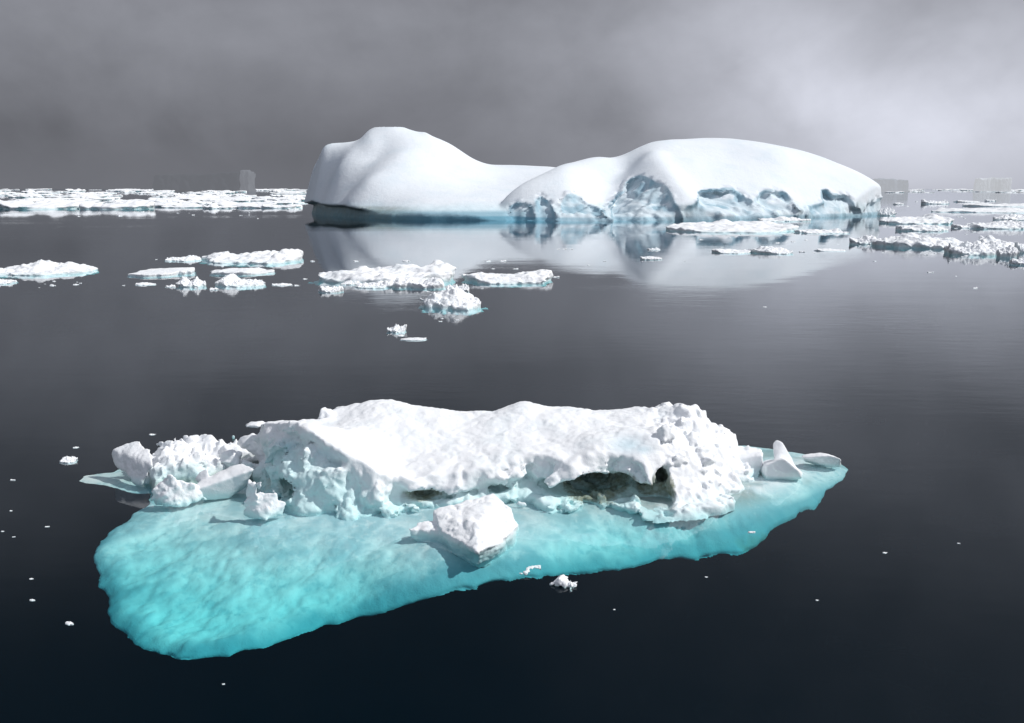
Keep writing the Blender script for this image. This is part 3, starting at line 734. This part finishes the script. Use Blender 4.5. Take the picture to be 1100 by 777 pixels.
L = [
 ('ice_floe', 'low lumpy floe with a flat tail, alone on the open grey water', 3, 96, 297, 281, 101, dict(prof=[(-1, .3), (-.7, .55), (-.5, .5), (-.35, 1), (0, .85), (.15, .6), (.35, .8), (.6, .5), (.9, .15), (1, .1)])),
 ('ice_floe', 'stubby floe fragment cut off by the edge of the view, below the lumpy floe', -12, 16, 306, 299, 102, {}),
 ('ice_floe', 'smooth flat oval floe like a pale plank', 147, 211, 297.5, 284, 103, dict(flat=.5, lump=.25, dpx=10, hk=.55, prof=[(-1, .5), (-.6, .75), (0, .9), (.6, 1), (1, .8)])),
 ('ice_floe', 'small thin floe just behind the smooth oval one', 178, 213, 281, 274, 104, {}),
 ('ice_floe', 'long serrated floe rising to a double peak at one end', 217, 325, 284, 268, 105, dict(prof=[(-1, .25), (-.75, .35), (-.55, .75), (-.5, .4), (-.1, .4), (.1, .85), (.25, .6), (.4, .8), (.5, .55), (.6, 1), (.75, .9), (1, .2)])),
 ('ice_floe', 'thin flat floe lying below the serrated double peaked floe', 224, 301, 296, 288, 106, dict(flat=.8, lump=.5)),
 ('ice_lump', 'upright crumbly lump between the oval floe and the thin flat floe', 191, 218, 309, 295, 107, dict(lump=.9, hk=.85)),
 ('ice_floe', 'short floe with a knob on it, hugging the thin flat floe', 237, 284, 309, 296, 108, dict(prof=[(-1, .4), (-.6, 1), (-.4, .9), (-.2, .5), (.5, .45), (1, .3)])),
 ('brash_ice', 'flat sliver of brash below the short knobbed floe', 291, 311, 307.5, 304, 109, {}),
 ('brash_ice', 'thin strip of brash below the smooth oval floe', 146, 167, 307, 303.5, 110, {}),
 ('brash_ice', 'tiny brash lump touching the upright crumbly one', 178, 188, 309, 306, 111, {}),
 ('brash_ice', 'tiny brash lump close under the short knobbed floe', 225, 234, 312, 309, 112, {}),
 ('ice_floe', 'largest mid water floe, a long heap of rough snow with a low tail', 325, 500, 307, 282, 113, dict(dpx=13, n=130, prof=[(-1, .25), (-.8, .35), (-.7, .5), (-.6, .35), (-.4, .6), (-.3, .85), (-.1, .75), (0, .85), (.2, .8), (.4, .85), (.62, 1), (.75, .8), (.9, .6), (1, .3)])),
 ('ice_floe', 'rounded floe lobe overlapping the long snow heap, dark at its waterline', 424, 476, 311, 299, 114, dict(flat=.5)),
 ('ice_floe', 'long straight slab floe with a dark green underside', 488, 592, 307, 291, 115, dict(rz=.10, lip=1.0, n=120, prof=[(-1, .35), (-.8, .6), (-.3, .6), (0, .55), (.4, .75), (.8, .9), (.95, 1), (1, .8)])),
 ('ice_floe', 'craggy floe with an arched olive hollow, nearest of the mid water group', 450, 520, 334, 309, 116, dict(dpx=14, lump=.8, hk=.8, prof=[(-1, .25), (-.7, .4), (-.5, .8), (-.3, .75), (0, 1), (.3, .85), (.6, .6), (1, .35)])),
 ('ice_lump', 'block shaped lump linking the long heap to the craggy floe', 478, 503, 315, 302, 117, {}),
 ('ice_floe', 'narrow floe fringe under the tail of the long heap', 343, 368, 315, 307, 118, {}),
 ('ice_lump', 'small lump in the gap under the long heap', 368, 386, 306.5, 301, 119, {}),
 ('ice_floe', 'pale bluish floe piece at the foot of the long heap', 386, 422, 310, 300, 120, {}),
 ('ice_lump', 'little crown shaped lump on dark water below the mid water group', 416, 438, 358, 349, 121, dict(lump=1.6)),
 ('brash_ice', 'dot of brash beneath the crown shaped lump', 427, 434, 361.5, 359.5, 122, {}),
 ('brash_ice', 'thin curved sliver of ice below the crown shaped lump', 431, 460, 366.5, 362, 123, dict(lump=.4)),
 ('ice_floe', 'long flat snowy floe in front of the iceberg cliffs', 718, 872, 251, 237.5, 124, dict(dpx=8, n=130, prof=[(-1, .45), (-.7, .7), (-.4, .8), (-.12, 1), (0, .8), (.3, .7), (.6, .6), (.8, .6), (1, .3)])),
 ('ice_floe', 'small rough floe tight against the iceberg waterline', 818, 871, 238.5, 232.5, 125, {}),
 ('ice_floe', 'ragged strip of floe trailing off the long flat snowy floe', 852, 906, 251.5, 246, 126, dict(lump=1.5)),
 ('ice_floe', 'short floe on the iceberg mirror image, lighter of the pair', 762, 808, 273, 266, 127, dict(lip=.9)),
 ('ice_floe', 'short floe with a dark edge, partner of the lighter one on the mirror image', 803, 849, 273.5, 265, 128, dict(lip=.9)),
 ('ice_floe', 'thin oval floe under the iceberg gully mirror image', 686, 710, 279.5, 275, 129, dict(flat=.8)),
 ('brash_ice', 'flat brash chip above the thin oval floe', 696, 708, 269, 266, 130, {}),
 ('brash_ice', 'narrow brash strip close to the mirror image edge', 876, 906, 270.5, 267, 131, {}),
 ('ice_floe', 'spindle shaped floe at the start of the long floe chain', 910, 954, 263.5, 251, 132, {}),
 ('ice_floe', 'main hump of the long floe chain, dark hollows at its waterline', 948, 1036, 268, 250, 133, dict(lip=.35, hk=.8, n=120, prof=[(-1, .3), (-.6, .6), (-.3, .9), (0, 1), (.4, .8), (.7, .7), (1, .5)])),
 ('ice_floe', 'broken middle of the long floe chain, lying lower than the main hump', 1020, 1076, 275, 256, 134, dict(lip=.35, hk=.7, dpx=9)),
 ('ice_floe', 'last snowy floe of the long chain behind the glassy block', 1050, 1112, 270, 254, 135, dict(dpx=8)),
 ('ice_block', 'glassy rounded ice block with turquoise foot at the end of the chain', 1070, 1092, 277, 258, 136, dict(lump=.5, n=60, flat=.3)),
 ('ice_lump', 'pale ice lump next to the glassy block', 1090, 1106, 272, 258, 137, dict(lump=.6, n=60)),
 ('ice_floe', 'flat floe corner below the glassy block', 1086, 1125, 286, 277, 138, {}),
 ('ice_floe', 'shaded domed floe near the end of the big iceberg', 938, 1028, 241.5, 230.5, 139, dict(lip=.6, hk=.85, prof=[(-1, .3), (-.5, .6), (0, .75), (.4, 1), (.7, .7), (1, .2)])),
 ('ice_floe', 'low shaded floe with a green underside below the domed one', 966, 1016, 249, 240.5, 140, {}),
 ('ice_floe', 'angular shaded floe with two flat steps', 1045, 1096, 246.5, 236, 141, dict(lump=.7)),
 ('ice_floe', 'small shaded floe attached to the angular stepped one', 1022, 1052, 245.5, 239.5, 142, {}),
 ('ice_floe', 'dark edged floe beyond the angular stepped one', 1085, 1120, 246, 238, 143, {}),
 ('ice_floe', 'long thin bright floe far behind the shaded floes', 1010, 1112, 229, 223, 144, dict(n=120)),
 ('ice_floe', 'low bright floe just beyond the long thin one', 1038, 1115, 222.5, 218, 145, {}),
 ('ice_floe', 'small domed bright floe alone far off beside the iceberg end', 990, 1020, 219.5, 213.5, 146, {}),
 ('ice_floe', 'grey rounded floe between the thin bright floe and the stepped one', 1072, 1108, 237, 230, 147, {}),
 ('ice_floe', 'crumbly floe touching the very end of the big iceberg', 943, 963, 232, 222.5, 148, dict(lump=1.5)),
 ('brash_ice', 'tiny bright chip far off near the domed bright floe', 961, 970, 220, 217.5, 149, {}),
 ('brash_ice', 'flat bright streak of ice beyond the domed bright floe', 1027, 1052, 217.5, 215.5, 150, {}),
 ('brash_ice', 'tiny grey lump beyond the low bright floe', 1059, 1070, 216.5, 213, 151, {}),
 ('brash_ice', 'short brash strip drifting just off the near edge of the pack ice', 309, 322, 225.5, 223.7, 152, {}),
 ('ice_lump', 'white chip floating alone beside the rubble arm, larger of two', 66, 84, 498, 490, 153, dict(n=48)),
]
for nm, lab, x0, x1, yb, yt, sd_, kw in L:
    floe_at(nm, lab, x0, x1, yb, yt, sd_, **kw)

# tiny drifting chips: shared lumps, copied
chip_src = [floe_mesh(1, .55, .22, 300+i, n=26) for i in range(5)]
for m_ in chip_src: m_.materials.append(M_FLOE)
rr = random.Random(8)
chips = [(14, 516, 7, 'near'), (51, 566, 6, 'near'), (15, 577, 4, 'near'), (34, 622, 5, 'near'), (35, 645, 7, 'near'), (75, 670, 12, 'near'), (3, 571, 4, 'near'), (82, 481, 7, 'near'), (164, 467, 8, 'near'), (12, 549, 4, 'near'),
         (951, 594, 6, 'near'), (878, 645, 4, 'near'), (808, 572, 10, 'near'), (759, 620, 4, 'near'), (1030, 584, 4, 'near'), (660, 655, 3, 'near'), (240, 735, 4, 'near'),
         (336, 281, 6, 'mid'), (383, 281, 8, 'mid'), (524, 281, 8, 'mid'), (541, 281, 9, 'mid'), (554, 289, 7, 'mid'), (530, 289, 4, 'mid'), (598, 298, 9, 'mid'), (319, 307, 8, 'mid'), (328, 300, 6, 'mid'), (437, 281, 10, 'mid'), (168, 279, 3, 'mid'), (232, 273, 5, 'mid'), (11, 297, 5, 'mid'), (57, 307, 8, 'mid'), (82, 306, 7, 'mid'), (133, 307, 4, 'mid'), (313, 307, 4, 'mid'), (206, 295, 4, 'mid'),
         (600, 268, 5, 'mid'), (607, 268, 6, 'mid'), (614, 268, 5, 'mid'), (650, 281, 4, 'mid'), (633, 285, 5, 'mid'), (735, 281, 4, 'mid'), (862, 271, 8, 'mid'), (874, 272, 4, 'mid'), (822, 330, 5, 'mid'), (995, 274, 6, 'mid'), (1000, 293, 9, 'mid'), (1027, 297, 3, 'mid'), (1048, 310, 7, 'mid'), (940, 281, 4, 'mid'), (975, 222, 5, 'mid'), (1033, 233, 5, 'mid'), (985, 217, 4, 'mid'), (1013, 262, 7, 'mid')]
rc = random.Random(77)
for cx_, cy2, sx_, n_ in [(250, 302, 60, 14), (420, 309, 80, 16), (545, 303, 50, 8), (800, 260, 70, 10), (900, 262, 40, 8), (1000, 276, 60, 12), (1040, 252, 40, 8), (60, 302, 40, 6), (480, 340, 30, 5), (170, 231, 120, 12), (985, 234, 60, 8)]:
    for _ in range(n_):
        cyy = cy2+rc.gauss(0, 3.0); chips.append((cx_+rc.uniform(-sx_, sx_), cyy, rc.uniform(1.5, 6), 'mid'))
for x, y, wpx, kind in chips:
    a = P(x-wpx/2, y); b = P(x+wpx/2, y); w = b[0]-a[0]
    o = put('ice_chip', chip_src[rr.randrange(5)], M_FLOE, loc=((a[0]+b[0])/2, a[1], -.012*w), rz=rr.uniform(-.5, .5), scale=(w, w, w*rr.uniform(.6, 1.1)))
    if kind == 'near': tag(o, 'tiny chip of ice drifting on the dark water around the near floe', 'ice chip', 'ice chips on the dark near water')
    else: tag(o, 'tiny chip of ice drifting among the mid distance floes and reflections', 'ice chip', 'ice chips among the mid distance floes')

# ---- far pack ice, each floe its own object
far_src = [floe_mesh(1, .5, .13, 400+i, n=60, lump=.8, flat=.4) for i in range(8)]
for m_ in far_src: m_.materials.append(M_FLOE)
def pack(name, label, x, y, wpx, hpx, group, dk=1.0):
    a = P(x-wpx/2, y); b = P(x+wpx/2, y); w = b[0]-a[0]; h = hpx*a[1]/F
    me = far_src[rr.randrange(8)]
    dy = min(w*.7, max(w*.2, (P(550, y-1.6*dk)[1]-P(550, y)[1])))
    o = put(name, me, M_FLOE, loc=((a[0]+b[0])/2, a[1]+dy*.4, 0), scale=(w, dy*2, h/.13))
    tag(o, label, 'ice floe', group); return o
pack('ice_floe', 'broad smooth pale floe at the near edge of the pack ice, cut by the view', 30, 225, 115, 8, 'pack ice')
pack('ice_floe', 'broad pale floe with a stepped back along the near edge of the pack ice', 116, 225, 92, 9, 'pack ice')
pack('ice_floe', 'long bright floe in the pack ice that ends below the far tabular iceberg', 215, 216.5, 120, 6, 'pack ice')
pack('ice_floe', 'last bright floe of the pack ice before the big iceberg tip', 298, 224, 50, 5, 'pack ice')
far_lab = 'white floe in the crowded pack ice strip below the shadowed tabular iceberg'
for i in range(150):
    u = rr.random()
    y = 204.4+20.0*u**1.5
    x = rr.uniform(-10, 330)
    s = (y-203)/20
    wpx = rr.uniform(16, 46)*(.7+1.4*s); hpx = rr.uniform(1.0, 2.2)+4.2*s*rr.random()
    if x+wpx/2 > 336-8*s: x = 334-wpx/2-6*s
    pack('ice_floe', far_lab, x, y, wpx, hpx, 'floes packed together far off')
for i in range(34):
    y = rr.choice([204.2, 204.8, 205.5, 206.3, 207.2]); x = rr.uniform(948, 1110)
    pack('ice_floe', 'thin bright floe in the line of ice on the horizon below the pale tabular icebergs', x, y, rr.uniform(8, 34), rr.uniform(.6, 1.6), 'floes on the horizon by the pale tabular icebergs')
for i in range(26):
    y = rr.choice([204.0, 204.3]); x = rr.uniform(-10, 330)
    pack('ice_floe', far_lab, x, y, rr.uniform(15, 40), rr.uniform(.7, 1.5), 'floes packed together far off')

# ================================================================== TABULAR ICEBERGS, COAST
def tabular(name, label, x0, x1, yt0, yt1, Y, mat_wall, seed, end=None, mat_end=None, deep=.35):
    rng = np.random.default_rng(seed)
    a = W(x0, 200, Y); b = W(x1, 200, Y); w = b[0]-a[0]; zt0 = W(x0, yt0, Y)[2]; zt1 = W(x1, yt1, Y)[2]
    root = empty(name, ((a[0]+b[0])/2, Y, 0)); tag(root, label, 'iceberg')
    def slab(nm, u0, u1, mat, k=1.0):
        xx0 = -w/2+u0*w; xx1 = -w/2+u1*w; n = 60
        xs = np.linspace(xx0-w*.03, xx1+w*.03, n); ys = np.linspace(-w*deep/2, w*deep/2, 26); hz = max(zt0, zt1)
        zs = np.linspace(-hz*.1, hz*1.25, 26)
        X, Y_ = np.meshgrid(xs, ys, indexing='ij')
        plan = np.maximum(np.maximum(xx0-X, X-xx1), np.abs(Y_)-w*deep*.42)+w*.012*fbm2(xs, ys, w*.08, 3, rng, .6)
        H = np.interp(X, [-w/2, w/2], [zt0, zt1])*k+hz*.06*fbm2(xs, ys, w*.13, 4, rng, .55)
        Z = zs[None, None]
        f = smax(plan[..., None]+Z*.05+w*.006*fbm3(xs, ys, zs, w*.03, 2, rng, .5, True, 2.0), Z-H[..., None], hz*.05)
        V, Q = nets(f.astype(np.float32), xs, ys, zs)
        put(nm, np_mesh(nm, V, Q), mat, root)
    if end: slab('ice_body', 0, end, mat_wall); slab('painted_lit_end', end+.01, 1, mat_end, 1.04)
    else: slab('ice_body', 0, 1, mat_wall)
    return root
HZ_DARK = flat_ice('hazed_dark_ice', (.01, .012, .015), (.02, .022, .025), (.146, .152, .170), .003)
HZ_END = flat_ice('hazed_painted_lit_ice', (.03, .035, .04), (.05, .055, .06), (.20, .208, .232), .003)  # light on the end wall painted as a brighter copy
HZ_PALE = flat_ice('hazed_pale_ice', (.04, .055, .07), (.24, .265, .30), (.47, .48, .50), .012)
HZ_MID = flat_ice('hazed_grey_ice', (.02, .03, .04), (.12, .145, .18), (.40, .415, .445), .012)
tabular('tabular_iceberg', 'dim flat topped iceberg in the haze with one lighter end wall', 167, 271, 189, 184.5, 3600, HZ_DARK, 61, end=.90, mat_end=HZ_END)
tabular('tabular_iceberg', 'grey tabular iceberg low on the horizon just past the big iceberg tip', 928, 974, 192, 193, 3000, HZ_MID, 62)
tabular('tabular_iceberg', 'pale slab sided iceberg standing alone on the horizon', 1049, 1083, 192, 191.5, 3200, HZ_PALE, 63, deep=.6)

# ================================================================== SKY AND LIGHT
SUN_EL = math.radians(45); SUN_AZ = math.radians(97)      # azimuth from +y towards +x
world = bpy.data.worlds.new('World'); sc.world = world; world.use_nodes = True
world.node_tree.nodes.clear(); t = NT(world.node_tree)
out = t.new('ShaderNodeOutputWorld'); bg = t.new('ShaderNodeBackground'); bg.inputs['Strength'].default_value = .1
sky = t.new('ShaderNodeTexSky', sky_type='NISHITA'); sky.sun_disc = False; sky.sun_elevation = SUN_EL; sky.sun_rotation = SUN_AZ
d = t.new('ShaderNodeTexCoord').outputs['Generated']
sep = t.new('ShaderNodeSeparateXYZ'); t.put(sep.inputs[0], d)
x_, y_, z_ = sep.outputs
el = t.m('ARCSINE', z_); az = t.m('ARCTAN2', x_, y_)
warp = t.noise(t.vscale(d, (1, 1, 2.2)), 2.2, 3, .5)
cl = t.noise(t.vscale(d, (1, 1, 1.25), loc=(1.3, .2, .7)), 3.4, 6, .47, .3)
cl2 = t.noise(t.vscale(d, (1, 1, 1.3), loc=(4.3, 2.2, .1)), 9.0, 5, .55, .2)
w0 = t.m('MULTIPLY', t.m('SUBTRACT', warp, .5), .22)
azw = t.m('ADD', az, w0); elw = t.m('ADD', el, t.m('MULTIPLY', w0, .45))
def gauss(a0, e0, sa, se, k):
    q = t.m('ADD', t.m('POWER', t.m('ABSOLUTE', t.m('DIVIDE', t.m('SUBTRACT', azw, a0), sa)), 2), t.m('POWER', t.m('ABSOLUTE', t.m('DIVIDE', t.m('SUBTRACT', elw, e0), se)), 2))
    return t.m('MULTIPLY', t.m('EXPONENT', t.m('MULTIPLY', q, -1)), k)
val = t.m('MULTIPLY', t.step(el, .02, .17, .172, .27), t.step(el, .19, .42, 1, .27))
val = t.m('ADD', val, t.step(az, -.15, .42, 0, .19))
val = t.m('ADD', val, gauss(.32, .08, .18, .085, .24))
val = t.m('ADD', val, gauss(.42, .03, .18, .05, .17))
val = t.m('SUBTRACT', val, gauss(-.12, .09, .22, .05, .022))
val = t.m('SUBTRACT', val, gauss(.44, .21, .22, .055, .15))
mod = t.m('ADD', t.m('MULTIPLY', t.m('SUBTRACT', cl, .5), 1.35), t.m('MULTIPLY', t.m('SUBTRACT', cl2, .5), .55))
soft = t.step(el, .0, .06, .25, 1)
val = t.m('MULTIPLY', val, t.m('ADD', 1, t.m('MULTIPLY', mod, soft)))
# overhead and behind: unseen broken cloud brightened as added fill light
over = t.step(z_, .62, .98); behind = t.step(y_, .25, -.6)
bright = t.m('MAXIMUM', over, behind)
val = t.m('ADD', t.m('MULTIPLY', val, t.m('SUBTRACT', 1, bright)), t.m('MULTIPLY', bright, t.m('ADD', .52, t.m('MULTIPLY', mod, .5))))
comb = t.new('ShaderNodeCombineColor')
t.put(comb.inputs[0], t.m('MULTIPLY', val, 9.7)); t.put(comb.inputs[1], t.m('MULTIPLY', val, 10.0)); t.put(comb.inputs[2], t.m('MULTIPLY', val, 11.3))
cloud = comb.outputs[0]
cover = t.m('SUBTRACT', 1, t.m('MULTIPLY', bright, .30))
t.put(bg.inputs[0], t.mix(cover, sky.outputs[0], cloud))
t.l.new(bg.outputs[0], out.inputs[0])

sun_d = bpy.data.lights.new('sun', 'SUN'); sun = bpy.data.objects.new('sun', sun_d); col.objects.link(sun)
sun_d.energy = 3.35; sun_d.angle = math.radians(1.2); sun_d.color = (1, .975, .945)
from mathutils import Vector
sv = Vector((math.sin(SUN_AZ)*math.cos(SUN_EL), math.cos(SUN_AZ)*math.cos(SUN_EL), math.sin(SUN_EL)))
sun.rotation_euler = (-sv).to_track_quat('-Z', 'Y').to_euler()
